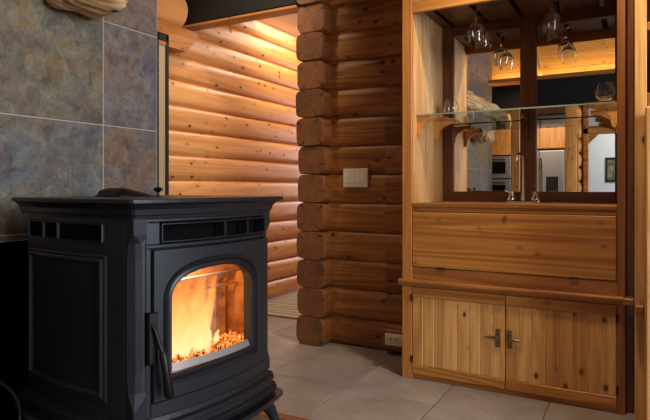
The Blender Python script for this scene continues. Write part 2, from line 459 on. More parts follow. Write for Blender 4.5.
# slate chimney wall: x=-2.10, y -1.65..2.03
SX=-2.10; YE=2.055
mb=MB(); gg=.0055
OZ0,OZ1,OY0,OY1=.22,.945,-.1,1.52
def slate_tile(y0,y1,z0,z1,rnd):
    # skip / trim around the firebox opening
    if z0<OZ1 and y1>OY0 and y0<OY1:
        if z1>OZ1+.02: slate_tile(y0,y1,OZ1,z1,rnd)
        if y1>OY1+.02: slate_tile(OY1,y1,z0,min(z1,OZ1),rnd)
        if y0<OY0-.02: slate_tile(y0,OY0,z0,min(z1,OZ1),rnd)
        return
    mb.box((SX-.02,y0+gg/2,z0+gg/2),(SX,y1-gg/2,z1-gg/2),.0025,rnd)
zs=[0,.50,.97,1.432,1.90,2.37,2.84,3.31,3.75]
ys=[YE-.323-k*.61 for k in range(0,6)]
edges=[YE]+ys+[-1.65]
edges=sorted(set(round(e,3) for e in edges if e>=-1.65))
rr={(0,3):.56,(1,3):.12,(1,4):.14,(0,4):.6,(0,2):.80,(1,2):.35}
for i in range(len(edges)-1):
    col=len(edges)-2-i
    for j in range(len(zs)-1):
        z0,z1=zs[j],zs[j+1]
        if col==1 and j==3: z1=zs[5]
        if col==1 and j==4: continue
        slate_tile(edges[i],edges[i+1],z0,z1,rr.get((col,j),random.random()))
ws=structure('wall_chimney',mb,M['slate'],'multicoloured slate tile wall behind the black stove','wall')
b2=MB()
b2.box((SX-.06,-1.65,OZ1),(SX-.0215+.019,YE,3.75)); b2.box((SX-.06,OY1,0),(SX-.0215+.019,YE,OZ1)); b2.box((SX-.06,-1.65,0),(SX-.0215+.019,OY0,OZ1))
b2.box((SX-.06,OY0,0),(SX-.003,OY1,OZ0))
b2.box((-3.1,-1.64,0),(SX-.5,YE-.004,3.75)); b2.box((SX-.5,-1.64,OZ1+.1),(SX-.05,YE-.004,3.75)); b2.box((SX-.5,OY1+.1,0),(SX-.05,YE-.004,OZ1+.1)); b2.box((SX-.5,-1.64,0),(SX-.05,OY0-.1,OZ1+.1))
b2.build('slate_backing',M['slategrout'],ws)
fb=MB(); fb.box((SX-.48,OY0-.09,OZ0),(SX-.46,OY1+.09,OZ1+.05)); fb.box((SX-.48,OY0-.09,OZ1+.002),(SX-.02,OY1+.09,OZ1+.05)); fb.box((SX-.48,OY1+.001,OZ0),(SX-.02,OY1+.05,OZ1)); fb.box((SX-.48,OY0-.05,OZ0),(SX-.02,OY0-.001,OZ1))
fb.box((SX-.48,OY0,OZ0-.05),(SX-.02,OY1,OZ0))
fb.build('firebox_lining',M['dark_inside'],ws)
# hearth
HZ=.22
h=thing('raised_hearth','low raised slate hearth with a wooden edge under the stove','hearth',(-1.5,.6,0))
mb=MB()
for i in range(4):
    for j in range(3): mb.box((-2.09+j*.52,-.9+i*.70,.04),(-2.09+j*.52+.516,-.9+i*.70+.696,HZ-.002),.003)
mb.build('hearth_slab',M['slate'],h)
mb=MB(); mb.box((-2.09,1.90,0),(-.50,1.957,HZ),.006); mb.box((-.53,-.96,0),(-.47,1.957,HZ),.006); mb.box((-2.09,-.96,0),(-.50,-.90,HZ),.006)
mb.build('hearth_edge',M['trimwood'],h)

# rug in hallway
mb=MB(); mb.box((-3.22,4.20,.002),(-2.4,6.6,.012),.003)
tag(mb.build('hallway_rug',M['rug']),'pale striped woven rug on the hallway floor','rug')

# ------------------------------------------------------------------ mantel
def chunk(mb,x0,x1,y0,y1,z0,z1,amp=.02,seed=0,rb=.0,nu=16,nv=14):
    """live-edge block: rounded box displaced by noise"""
    bm=bmesh.new(); bmesh.ops.create_cube(bm,size=1)
    bmesh.ops.subdivide_edges(bm,edges=list(bm.edges),cuts=26,use_grid_fill=True)
    for v in bm.verts:
        c=v.co*2
        q=Vector((c.x,c.y,c.z)); 
        e=6; l=(abs(q.x)**e+abs(q.y)**e+abs(q.z)**e)**(1/e); q=q/l
        if rb and q.z<0: 
            k=-q.z; q.y*=1-rb*k*k; q.x*=1-rb*.8*k*k
        p=Vector(((x0+x1)/2+q.x*(x1-x0)/2,(y0+y1)/2+q.y*(y1-y0)/2,(z0+z1)/2+q.z*(z1-z0)/2))
        n=noise.noise(Vector((p.x*7+seed,p.y*3.2,p.z*9))); n2=noise.noise(Vector((p.x*30,p.y*7+seed,p.z*34)))-.8*max(0,abs(noise.noise(Vector((p.x*14+seed,p.y*3,p.z*22))))*-2.2+.45)*2
        d=Vector((q.x,q.y*.4,q.z)).normalized()*(n*amp+n2*amp*.45)
        v.co=p+d
    bm.verts.index_update()
    mb.add([v.co.copy() for v in bm.verts],[[v.index for v in f.verts] for f in bm.faces],True); bm.free()
mt=thing('mantel_shelf','rustic live-edge wood mantel shelf on the slate wall','mantel',(-1.95,0,1.78))
mb=MB(); chunk(mb,SX+.002,-1.78,-1.9,1.78,2.13,2.335,.03,3); mb.build('shelf_slab',M['mantel'],mt)
mb=MB(); chunk(mb,SX+.002,-1.86,1.41,1.69,1.87,2.14,.022,8,.16); mb.build('burl_bracket',M['mantel'],mt)
mb=MB(); chunk(mb,SX+.002,-1.80,-.62,-.22,1.80,2.13,.03,15,.30); mb.build('burl_bracket',M['mantel'],mt)

# ------------------------------------------------------------------ pellet stove
W=.62; D=.60; BF=.045; BS=.03
Cn=Vector((-1.302,1.182,0)); F=Vector((.078,.997,0)).normalized(); Nn=Vector((F.y,-F.x,0))
ctr=Cn+F*(W/2)-Nn*(D/2)
st=thing('pellet_stove','black cast iron pellet stove with a fire behind arched glass','stove',(ctr.x,ctr.y,HZ),math.atan2(F.y,F.x))
WM[st]=Matrix.Translation((ctr.x,ctr.y,0))@Matrix.Rotation(math.atan2(F.y,F.x),4,'Z')
# geometry below is written in stove axes with z measured from the room floor, then lowered onto the hearth
class SB(MB):
    def build(s,name,mat,parent=None,**k):
        s.v=[Vector((p.x,p.y,p.z-HZ)) for p in s.v]
        return MB.build(s,name,mat,parent,local=True,**k)
def contour(off,ch=.035,nf=14,drop_front=False):
    w=W/2+off; d=D/2+off; P=[]
    def fy(x): return -(d+BF*(1-(x/w)**2))
    def sx(y): return w+BS*(1-(y/d)**2)
    for i in range(nf+1):
        x=-(w-ch)+2*(w-ch)*i/nf; P.append((x,fy(x)))
    for i in range(nf+1):
        y=-(d-ch)+2*(d-ch)*i/nf; P.append((sx(y),y))
    P.append((w-ch,d)); P.append((-(w-ch),d))
    for i in range(nf+1):
        y=(d-ch)-2*(d-ch)*i/nf; P.append((-sx(y),y))
    return [(x,min(y,D/2+.004)) for x,y in P]
def loft(mb,levels,ch=.035,cap0=True,cap1=True):
    loops=[[Vector((x,y,z)) for x,y in contour(o,ch)] for z,o in levels]
    mb.strip(loops,True,False)
    n=len(loops[0])
    if cap0: mb.add(loops[0],[list(range(n))])
    if cap1: mb.add(loops[-1],[list(range(n))])
def Pf(s,z,t=0):
    """point on the bowed front: s from left edge, t outward"""
    x=s-W/2; return Vector((x,-(D/2+t)-BF*(1-(x/(W/2))**2),z))
def Ps(q,z,t=0):
    """left side, q from the front edge backwards"""
    y=-D/2+q; return Vector((-(W/2+t)-BS*(1-(y/(D/2))**2),y,z))
ZB,ZT=.455,1.058
# body shell without the front, and without left side recess
mb=SB()
P=contour(0); n=len(P); nf=14
vs=[Vector((x,y,z)) for z in (ZB,ZT) for x,y in P]
fs=[[i,(i+1)%n,n+(i+1)%n,n+i] for i in range(n) if not (i<nf)]
mb.add(vs,fs)
mb.add([Vector((x,y,ZB)) for x,y in P],[list(range(n))])
mb.build('body',M['iron'],st)
# top slab with cove moulding
mb=SB(); loft(mb,[(1.056,-.004),(1.058,.006),(1.066,.008),(1.07,.012),(1.086,.015),(1.098,.026),(1.104,.036),(1.106,.043),(1.116,.043),(1.118,.040)],.006)
mb.build('top_slab',M['iron2'],st)
# front casting: panels around door, vents
def fpatch(mb,s0,s1,z0,z1,t0,t1,ns=10,bev=.003):
    """thick bowed panel"""
    def lp(t,i): return [Pf(s,z,t) for s,z in rim(s0+i,s1-i,z0+i,z1-i,ns)]
    mb.strip([lp(t0,0),lp(t1-bev,0),lp(t1,bev)],True,False)
    def fn(u,v): return Pf(s0+bev+(s1-s0-2*bev)*u,z0+bev+(z1-z0-2*bev)*v,t1)
    mb.grid(fn,ns,1,False)
def rim(s0,s1,z0,z1,ns):
    return [(s0+(s1-s0)*i/ns,z0) for i in range(ns)]+[(s1,z0)]+[(s1+(s0-s1)*i/ns,z1) for i in range(ns)]+[(s0,z1)]
mb=SB()
fpatch(mb,.032,W-.032,1.046,ZT,-.03,.002)          # top rail
fpatch(mb,.032,.078,.978,1.046,-.03,.002,2)
fpatch(mb,W-.040,W-.032,.978,1.046,-.03,.002,2)
fpatch(mb,.032,W-.032,.966,.979,-.03,.002)
fpatch(mb,.032,.050,ZB,.966,-.03,.002,2)
fpatch(mb,.595,W-.032,ZB,.966,-.03,.002,2)
fpatch(mb,.045,.60,ZB,.50,-.03,.006)
mb.build('front_casting',M['iron'],st)
mb=SB(); mb.grid(lambda u,v: Pf(.03+.56*u,.965+.085*v,-.045),12,1,False); mb.build('vent_backing',M['dark_inside'],st)  # black sheet stands for the dark inside the vents
def vent(s0,s1,pf,z0=.983,z1=1.043):
    v_=SB()
    for a,b,c,d in ((s0,s1,z0,z0+.006),(s0,s1,z1-.006,z1),(s0,s0+.006,z0,z1),(s1-.006,s1,z0,z1)):
        ns=8
        L=lambda t,i:[pf(s,z,t) for s,z in rim(a+i,b-i,c+i,d-i,ns)]
        v_.strip([L(-.02,0),L(.006,0),L(.009,.0015)],True,False)
        v_.grid(lambda u,w_:pf(a+.0015+(b-a-.003)*u,c+.0015+(d-c-.003)*w_,.009),ns,1,False)
    return v_
vent(.078,.33,Pf).build('vent_grille',M['iron2'],st)
vent(.33,.455,Pf).build('vent_grille',M['iron2'],st)
vent(.455,.582,Pf).build('vent_grille',M['iron2'],st)
# arch outline
S0,S1,Z0,ZS,RISE=.116,.478,.580,.800,.092
def arch(o,n=30):
    s0,s1,z0,zs,r=S0-o,S1+o,Z0-o*.9,ZS,RISE+o
    P=[]
    for i in range(n): P.append((s0+(s1-s0)*i/n,z0))
    for i in range(10): P.append((s1,z0+(zs-z0)*i/10))
    c=(s0+s1)/2; a=(s1-s0)/2
    for i in range(n):
        th=PI*i/n; cc,ss=math.cos(th),math.sin(th)
        P.append((c+a*math.copysign(abs(cc)**.80,cc),zs+r*ss**.80))
    for i in range(10): P.append((s0,zs-(zs-z0)*i/10))
    return P
def onrect(p,s0,s1,z0,z1):
    c=((S0+S1)/2,(Z0+ZS+.03)/2); dx,dz=p[0]-c[0],p[1]-c[1]
    k=1e9
    if dx>0: k=min(k,(s1-c[0])/dx)
    if dx<0: k=min(k,(s0-c[0])/dx)
    if dz>0: k=min(k,(z1-c[1])/dz)
    if dz<0: k=min(k,(z0-c[1])/dz)
    return (c[0]+dx*k,c[1]+dz*k)
door=SB()
A0=arch(.034)
rect=[onrect(p,.052,.594,.505,.962) for p in A0]
# pull the ray hits nearest to each corner onto the corner
for cs,cz in ((.052,.505),(.594,.505),(.594,.962),(.052,.962)):
    i=min(range(len(rect)),key=lambda k:(rect[k][0]-cs)**2+(rect[k][1]-cz)**2); rect[i]=(cs,cz)
door.strip([[Pf(s,z,-.006) for s,z in rect],[Pf(s,z,.009) for s,z in rect]]+[[Pf(r_[0]*(1-k)+a_[0]*k,r_[1]*(1-k)+a_[1]*k,.012) for r_,a_ in zip(rect,A0)] for k in (.012,.3,.65,1)],True,True)
door.strip([[Pf(s,z,-.016) for s,z in [onrect(p,.034,.604,.462,.968) for p in A0]],[Pf(s,z,-.026) for s,z in arch(.004)]],True,True)
dr=door.build('door',M['iron'],st)
fr=SB()
prof=[(.036,.008),(.034,.018),(.030,.022),(.026,.020),(.022,.010),(.018,.006),(.014,.010),(.006,.010),(.0,.004),(0,-.03)]
fr.strip([[Pf(s,z,t) for s,z in arch(o)] for o,t in prof],True,True); fr.build('arch_frame',M['iron2'],dr)
# grey sill strip along the bottom of the window
sl=SB(); sl.grid(lambda u,v: Pf(S0+.002+(S1-S0-.004)*u,Z0+.001+.022*v,.001-.010*v),12,2,True); sl.build('window_sill_strip',M['steel'],dr)
def ztop(sv):
    c=(S0+S1)/2; a=(S1-S0)/2+.002; k=min(1,abs(sv-c)/a)**(1/.80)
    return ZS+(RISE+.002)*max(0,1-k*k)**.40
gl=SB()
for t in (-.018,-.022):
    gl.grid(lambda u,v: (lambda sv:Pf(sv,Z0+(ztop(sv)-Z0)*v,t))(S0+(S1-S0)*u),24,6,True)
gl.build('glass',M['pane'],dr)
# firebox interior
fi=SB()
s0,s1,z0,z1=.05,.60,.545,.92; yb=-.13
def q(s,y,z): return Vector((s-W/2,y,z))
yf=-D/2-.005
def ribs(u,v):
    s=s0+(s1-s0)*u; r=.008*abs(math.sin(u*PI*11)) if v<.62 else 0
    return q(s,yb-.012+r if v<.62 else yb-.05*(v-.62)/.38-.012, z0+(z1-z0)*v)
fi.grid(ribs,110,10,False)
fi.add([q(s0,yf,z0),q(s0,yb,z0),q(s0,yb,z1),q(s0,yf,z1)],[[0,1,2,3]])
fi.add([q(s1,yf,z0),q(s1,yb,z0),q(s1,yb,z1),q(s1,yf,z1)],[[0,1,2,3]])
fi.add([q(s0,yf+.005,z1),q(s1,yf+.005,z1),q(s1,yb,z1),q(s0,yb,z1)],[[0,1,2,3]])
fi.add([q(s0,yf+.005,z0+.03),q(s1,yf+.005,z0+.03),q(s1,yb,z0+.03),q(s0,yb,z0+.03)],[[0,1,2,3]])
fi.build('firebox',M['brick'],st)
bf=SB(); bf.box(q(s0+.01,-.24,.838),q(s1-.01,-.232,.846),.002); bf.box(q(s0+.01,-.17,.775),q(s1-.01,-.162,.783),.002); bf.build('air_bar',M['steel'],st)
em=SB()
for k in range(420):
    s=random.uniform(s0+.02,s1-.02); y=random.uniform(yf+.01,yf+.16); r=random.uniform(.003,.006)
    em.box(q(s-r,y-r,z0+.03),q(s+r,y+r,z0+.036+random.uniform(.004,.024)*(1.2-(s-s0)*1.2)),.003,rot=None)
em.build('burning_pellets',M['ember'],st,kind='stuff')
random.seed(21)
def flame_mesh(mb,s,y,h,r,lean,sd):
    pts=[];rad=[]
    for i in range(15):
        t=i/14; 
        wob=.022*t*noise.noise(Vector((sd,t*3,0)))*3
        pts.append(q(s+lean*t*t+wob*.6,y+wob*.4,z0+.035+h*t))
        rad.append(max(.0005,r*(math.sin(PI*min(1,t*.9+.12))**.8)*(1-.55*t)))
    mb.tube(pts,rad,12,True)
fl_specs=[(.21,-.24,.20,.034,.02),(.24,-.25,.26,.040,.015),(.27,-.22,.19,.036,.03),(.30,-.26,.20,.032,.05),(.17,-.25,.24,.034,.01),
          (.33,-.22,.14,.026,.03),(.25,-.20,.30,.036,.05),(.36,-.22,.09,.020,.02),(.22,-.27,.14,.026,.01),(.40,-.20,.06,.016,.01),(.28,-.20,.17,.032,.06),
          (.26,-.17,.34,.055,.10),(.33,-.17,.33,.05,.12),(.20,-.19,.34,.05,.06),(.40,-.16,.28,.045,.10),(.30,-.21,.25,.05,.08),(.14,-.26,.17,.028,.0),(.315,-.275,.10,.022,.02),(.19,-.20,.30,.034,.03),(.43,-.21,.05,.016,.01)]
for i,(s,y,hh,r,le) in enumerate(fl_specs):
    m_=SB(); flame_mesh(m_,s,y,hh,r,le,i*3.1); m_.build('flame',M['flame'],st)
# left side: raised moulded panel with bowed outline, vents
sd=SB()
def ring(q0,q1,z0,z1,prof,pf,ns=14):
    return [[pf(a,z,t) for a,z in rim(q0+i,q1-i,z0+i,z1-i,ns)] for i,t in prof]
sd.strip(ring(.105,.548,.50,.945,[(0,0),(0,.005),(.004,.007),(.010,.006),(.016,.012),(.022,.012),(.028,.004),(.030,.002)],Ps),True,False)
sd.grid(lambda u,v: Ps(.135+(.383)*u,.53+(.385)*v,.002),14,1,False)
sd.build('side_panel',M['iron'],st)
sb=SB(); sb.grid(lambda u,v: Ps(.115+.425*u,.985+.056*v,.0015),12,1,False); sb.build('vent_backing',M['dark_inside'],st)  # black sheet laid on the side, painted shade of the vent openings
vent(.115,.335,Ps).build('vent_grille',M['iron2'],st)
vent(.335,.425,Ps).build('vent_grille',M['iron2'],st)
vent(.425,.54,Ps).build('vent_grille',M['iron2'],st)
# corner posts with long chamfer stops
for sx in (-1,1):
    cp=SB()
    wx=W/2; 
    lv=[]
    for z,c in ((ZB,.004),(.49,.004),(.54,.026),(.60,.032),(.94,.032),(.985,.026),(1.01,.004),(ZT,.004)):
        x0=sx*(wx+.006); y0=-(D/2+.006)
        pts=[(x0,-D/2+.055),(x0,y0+c),(x0-sx*c*.45,y0+c*.35) if c>.01 else (x0-sx*.001,y0+.002),(x0-sx*c,y0),(sx*(wx-.045),y0-.006),(sx*(wx-.045),y0+.03),(sx*(wx-.02),-D/2+.055)]
        lv.append([Vector((a,b,z)) for a,b in pts])
    cp.strip(lv,True,False); cp.build('corner_post',M['iron'],st)
# base mouldings
mb=SB(); loft(mb,[(.374,.0),(.376,.030),(.392,.034),(.398,.028),(.402,.020),(.418,.018),(.424,.026),(.436,.024),(.442,.012),(.456,.006)],.03)
mb.build('base_moulding',M['iron2'],st)
mb=SB()
# ash lip: rounded tray lip in front
pl=[]
for i in range(25):
    t=i/24; x=-W/2-.03+(W+.06)*t; pl.append((x,-(D/2+.045)-BF*1.2*(1-(x/(W/2+.03))**2)))
for k in range(1,7):
    a=k/6*PI/2; pl.append((W/2+.03+.02*math.sin(a),-(D/2+.045)+.03*(1-math.cos(a))))
pl+= [(W/2+.05,-.2),(-W/2-.05,-.2)]
for k in range(0,6):
    a=(1-k/6)*PI/2; pl.append((-W/2-.03-.02*math.sin(a),-(D/2+.045)+.03*(1-math.cos(a))))
mb.prism(pl,lambda a,b,d:(a,b,d),.350,.366)
mb.build('ash_lip',M['iron2'],st)
mb=SB(); mb.box((-W/2+.03,-D/2+.04,.30),(W/2-.03,D/2-.03,.352),.005); mb.build('ash_pan_housing',M['iron'],st)
for sx in (-1,1):
    for sy in (-1,1):
        l=SB(); x=sx*(W/2+.01); y=sy*(D/2-.03)-(.02 if sy<0 else 0)
        l.tube([(x-sx*.045,y-sy*-.0,.352),(x-sx*.02,y,.325),(x+sx*.005,y+sy*.012,.285),(x+sx*.018,y+sy*.02,.25),(x+sx*.024,y+sy*.024,HZ+.008),(x+sx*.024,y+sy*.024,HZ)],[.034,.030,.022,.017,.020,.022],10)
        l.build('leg',M['iron2'],st)
# hopper lid and knob on top
mb=SB()
def lid(u,v):
    x=-.10+.15*u; y=.05+.15*v
    e=min(1,4*u,4*(1-u),5*v,5*(1-v))
    return Vector((x,y,1.118+.004+(.036-.028*u)*e**.5))
mb.grid(lid,16,12,True); mb.box((-.10,.05,1.117),(.05,.20,1.123),.002)
mb.build('hopper_lid',M['darkiron'],st)
mb=SB(); mb.lathe([(0,1.117),(.014,1.117),(.014,1.121),(.005,1.123),(.005,1.134),(.016,1.142),(.018,1.147),(.012,1.152),(0,1.153)],(.03,.0,0),16); mb.build('knob',M['darkiron'],st)
# door latch
hp=SB(); fpatch(hp,.031,.060,.622,.778,.0,.020,2,.003); hh=hp.build('latch_plate',M['darkiron'],st)
lv=SB(); a=Pf(.060,.735,.022); 
lv.tube([Pf(.042,.742,.018),Pf(.044,.725,.028),Pf(.050,.690,.036),Pf(.056,.655,.046)],[.006,.006,.006,.008],10)
hd=lv.build('latch_lever',M['darkiron'],hh)
gp=SB(); gp.tube([Pf(.055,.662,.044),Pf(.056,.656,.046),Pf(.062,.60,.052),Pf(.068,.535,.056),Pf(.069,.527,.056)],[.009,.012,.012,.0155,.011],14); gp.build('handle_grip',M['darkiron'],hh)

# black wire log basket on the hearth, left of the stove
bk=thing('firewood_rack','black hooped iron firewood rack left of the stove','firewood rack',(-1.90,.86,HZ))
mb=MB()
for x in (-2.06,-1.74):
    pts=[(x,.85+.26*math.cos(a),HZ+.20+.19*math.sin(a)) for a in [PI*2*k/28 for k in range(29)]]
    mb.tube(pts,.006,8,False)
for a in (200,225,250,270,290,315,340): 
    y=.85+.26*math.cos(math.radians(a)); z=HZ+.20+.19*math.sin(math.radians(a)); mb.tube([(-2.06,y,z),(-1.74,y,z)],.005,8)
mb.build('hoop_frame',M['darkiron'],bk)
mb=MB()
for x in (-2.04,-1.76):
    mb=MB(); mb.box((x-.01,.75,HZ),(x+.01,.95,HZ+.012),.002); mb.build('foot',M['darkiron'],bk)

# ------------------------------------------------------------------ bar cabinet
YF=3.235; XL=-1.264; XI=-1.20; XR=-.10; YB=3.85; ZC=1.06
cb=thing('bar_cabinet','tall built-in pine bar cabinet with mirror back and plank doors','cabinet',(-.66,3.5,0))
mb=MB(); mb.box((XL,YF,0),(XI,YF+.03,2.62),.003); 
mb.build('face_stile',M['stile'],cb)
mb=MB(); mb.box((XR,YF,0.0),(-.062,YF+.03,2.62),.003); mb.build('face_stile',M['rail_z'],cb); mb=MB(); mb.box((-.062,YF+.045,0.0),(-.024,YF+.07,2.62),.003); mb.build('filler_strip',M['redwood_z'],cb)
mb=MB(); mb.box((XI,YF+.001,2.208),(XR,YF+.03,2.60),.003); mb.build('header_board',M['cab'],cb)
mb=MB(); 
for i in range(5): mb.box((XI-.02,YF+.03+i*.123,.03),(XI,YF+.03+(i+1)*.123-.001,2.62),.0008)
mb.build('side_panel',M['pale_z'],cb)
mb=MB(); mb.box((XR+.002,YF+.03,.03),(XR+.02,YB,2.62),.001); mb.build('side_panel',M['cab_z'],cb)
mb=MB(); mb.box((XI,YF-.004,ZC-.024),(XR,YB,ZC),.003); mb.build('countertop',M['rail'],cb)
mb=MB(); mb.box((XI,YF+.002,1.010),(XR,YF+.03,ZC-.024),.0015); mb.box((XI,YF+.002,.596),(XR,YF+.03,.674),.0015); mb.build('face_rail',M['rail'],cb)
# drop-front door
mb=MB(); mb.box((XI+.003,YF-.002,.677),(XR-.003,YF+.02,1.006),.003)
dd=mb.build('drop_front',M['cab'],cb)
mb=MB(); mb.tube([(-.652,YF-.002,.984),(-.652,YF-.010,.984)],[.013,.011],16); mb.tube([(-.652,YF-.009,.984),(-.652,YF-.013,.984)],[.006,.005],10); mb.build('lock',M['chrome'],dd)
for x in (-1.02,-.30):
    mb=MB(); mb.box((x-.022,YF-.006,.672),(x+.022,YF+.002,.682),.001); mb.tube([(x-.022,YF-.006,.677),(x+.022,YF-.006,.677)],.003,8); mb.build('hinge',M['darkiron'],dd)
# ledge moulding
mb=MB(); pr=[(0,.560),(-.012,.560),(-.016,.568),(-.026,.574),(-.034,.583),(-.034,.594),(-.026,.600),(0,.600)]
mb.prism(pr,lambda a,b,d:(d,YF+a,b),XL-.012,-.03)
mb.box((-.075,YF-.055,.566),(-.024,YF+.02,.600),.004)
mb.build('ledge_moulding',M['redwood_x'] if False else M['rail'],cb)
# plank doors
def plank_door(x0,x1,nb,side):
    mb=MB(); z0,z1=.030,.554
    w=(x1-x0)/nb
    for i in range(nb):
        a=x0+i*w; mb.box((a+.0003,YF+.0,z0+.055),(a+w-.0003,YF+.016,z1-.058),.005)
    d=mb.build('door',M['cab_z'],cb)
    for i in range(1,nb):
        gb=MB(); a=x0+i*w; gb.box((a-.0035,YF+.0015,z0+.055),(a-.0005,YF+.006,z1-.058),.0005); gb.build('groove_highlight',M['bevel_glint'],d)  # pale strip puts the bevel highlight into the seam colour
    for za,zb in ((z0,z0+.056),(z1-.060,z1)):
        r=MB(); r.box((x0,YF-.003,za),(x1,YF+.018,zb),.003); r.build('door_rail',M['cab'],d)
    return d
d1=plank_door(XI+.002,-.656,8,-1); d2=plank_door(-.652,XR-.002,8,1)
MB().box((-.672,YF-.0045,.03),(-.652,YF-.003,.03+.001)).v
def latch(x,sgn,par):
    l=MB(); l.box((x-.012,YF-.008,.262),(x+.012,YF,.362),.002)
    for z in (.266,.284,.34,.358): l.tube([(x-.013,YF-.006,z),(x+.013,YF-.006,z)],.005,8)
    l.tube([(x,YF-.010,.312),(x+sgn*.03,YF-.016,.312),(x+sgn*.075,YF-.008,.310)],[.011,.009,.002],10)
    l.tube([(x,YF-.004,.312),(x,YF-.020,.312)],.008,10)
    l.build('latch',M['bronze'],par)
latch(-.690,-1,d1); latch(-.628,1,d2)
for z in (.12,.49):
    mb=MB(); mb.tube([(XI-.001,YF-.004,z-.02),(XI-.001,YF-.004,z+.02)],.005,8); mb.build('hinge',M['darkiron'],d1)
    mb=MB(); mb.tube([(XR+.001,YF-.004,z-.02),(XR+.001,YF-.004,z+.02)],.005,8); mb.build('hinge',M['darkiron'],d2)
mb=MB(); mb.box((XL,YF+.012,0),(XR,YF+.03,.030),.001); mb.build('toe_board',M['rail'],cb)
mb=MB(); mb.box((XI,YB-.01,.02),(XR,YB,ZC-.03)); mb.box((XI,YF+.03,.022),(XR,YB,.04)); mb.build('carcass',M['cab'],cb)
# niche ceiling boards = stemware rack
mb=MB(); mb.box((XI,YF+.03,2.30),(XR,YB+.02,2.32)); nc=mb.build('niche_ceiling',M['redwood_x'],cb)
mb=MB(); xs=[XI,-1.125,-.895,-.665,-.435,-.205,XR]
for i in range(len(xs)-1):
    a=xs[i]+(.017 if i else 0); b=xs[i+1]-(.017 if i<len(xs)-2 else 0)
    mb.box((a,YF+.032,2.262),(b,YB-.005,2.285),.002)
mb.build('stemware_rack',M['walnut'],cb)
# mirror + frame
mb=MB(); mb.box((XI,YB+.012,ZC-.02),(XR+.05,YB+.02,2.30)); mb.build('mirror',M['mirror'],cb)
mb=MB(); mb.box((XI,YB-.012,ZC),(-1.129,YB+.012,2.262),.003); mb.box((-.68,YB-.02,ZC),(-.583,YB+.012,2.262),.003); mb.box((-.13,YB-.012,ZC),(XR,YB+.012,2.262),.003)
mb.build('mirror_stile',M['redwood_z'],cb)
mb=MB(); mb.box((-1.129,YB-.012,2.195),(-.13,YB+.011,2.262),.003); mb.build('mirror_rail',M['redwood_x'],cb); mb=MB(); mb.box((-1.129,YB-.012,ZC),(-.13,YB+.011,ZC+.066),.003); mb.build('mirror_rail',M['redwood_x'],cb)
# bracket shape
def bracket_poly(arm=.15,leg=.125,th=.02):
    P=[(0,0),(arm,0),(arm,-.012)]
    for k in range(1,10):
        a=PI/2*k/10; P.append((.030+(arm-.035)*(1-math.sin(a)),-.016-(leg-.05)*(1-math.cos(a))))
    P+=[(.032,-leg+.03),(.026,-leg+.008),(.014,-leg),(.004,-leg+.012),(0,-leg+.03)]
    return P
SZ=1.592
for y in (3.33,3.67):
    mb=MB(); mb.prism(bracket_poly(),lambda a,b,d:(XI+a,d,SZ+b),y-.012,y+.012); mb.build('shelf_bracket',M['cab_z'],cb)
    mb=MB(); mb.prism(bracket_poly(),lambda a,b,d:(XR-a,d,SZ+b),y-.012,y+.012); mb.build('shelf_bracket',M['cab_z'],cb)
mb=MB(); mb.prism(bracket_poly(.2,.13),lambda a,b,d:(d,YB-.02-a,SZ+b),-.643,-.619); mb.build('shelf_bracket',M['redwood_z'],cb)
mb=MB(); mb.box((XI+.003,3.30,SZ),(XR-.003,YB-.015-.01,SZ+.008),.001)
gs=mb.build('glass_shelf',M['shelfglass']); ge=MB(); ge.box((XI+.003,3.2985,SZ),(XR-.003,3.2998,SZ+.008),0); ge.build('polished_edge',M['glassedge'],gs)
tag(gs,'clear glass shelf across the mirror on curved wood brackets','shelf')
# faucet
FX,FY=-.604,3.512
fc=thing('bar_faucet','chrome two-handle gooseneck faucet on the bar counter','faucet',(FX,FY,ZC))
mb=MB(); mb.box((FX-.095,FY-.026,ZC),(FX+.095,FY+.026,ZC+.020),.008,seg=2); mb.build('base_plate',M['chrome'],fc)
mb=MB(); pts=[(FX,FY,ZC+.015),(FX,FY,ZC+.06),(FX,FY,ZC+.15),(FX,FY,ZC+.248)]
for k in range(1,11):
    a=PI*k/10; pts.append((FX-.012*(1-math.cos(a)),FY-.042*(1-math.cos(a)),ZC+.248+.045*math.sin(a)))
pts.append((FX-.024,FY-.084,ZC+.215))
mb.tube(pts,[.015,.009,.0075]+[.0075]*(len(pts)-4)+[.009],14)
mb.tube([(FX,FY,ZC+.015),(FX,FY,ZC+.045)],[.019,.013],14)
mb.build('spout',M['chrome'],fc)
for s_ in (-1,1):
    mb=MB(); x=FX+s_*.068
    mb.lathe([(0.026,.016),(.025,.028),(.017,.040),(.014,.052),(.019,.058),(.017,.068),(0,.072)],(x,FY,ZC),14)
    mb.tube([(x,FY,ZC+.062),(x+s_*.022,FY-.012,ZC+.072),(x+s_*.034,FY-.018,ZC+.076)],[.006,.005,.007],10)
    mb.build('handle',M['chrome'],fc)
# bar sink rim, edge-on on the counter
mb=MB(); mb.prism([(FX+.17*math.cos(a),3.40+.075*math.sin(a)) for a in [2*PI*k/24 for k in range(24)]],lambda a,b,d:(a,b,d),ZC,ZC+.003)
tag(mb.build('bar_sink',M['steel']),'small steel bar sink set flat in the counter before the faucet','sink')

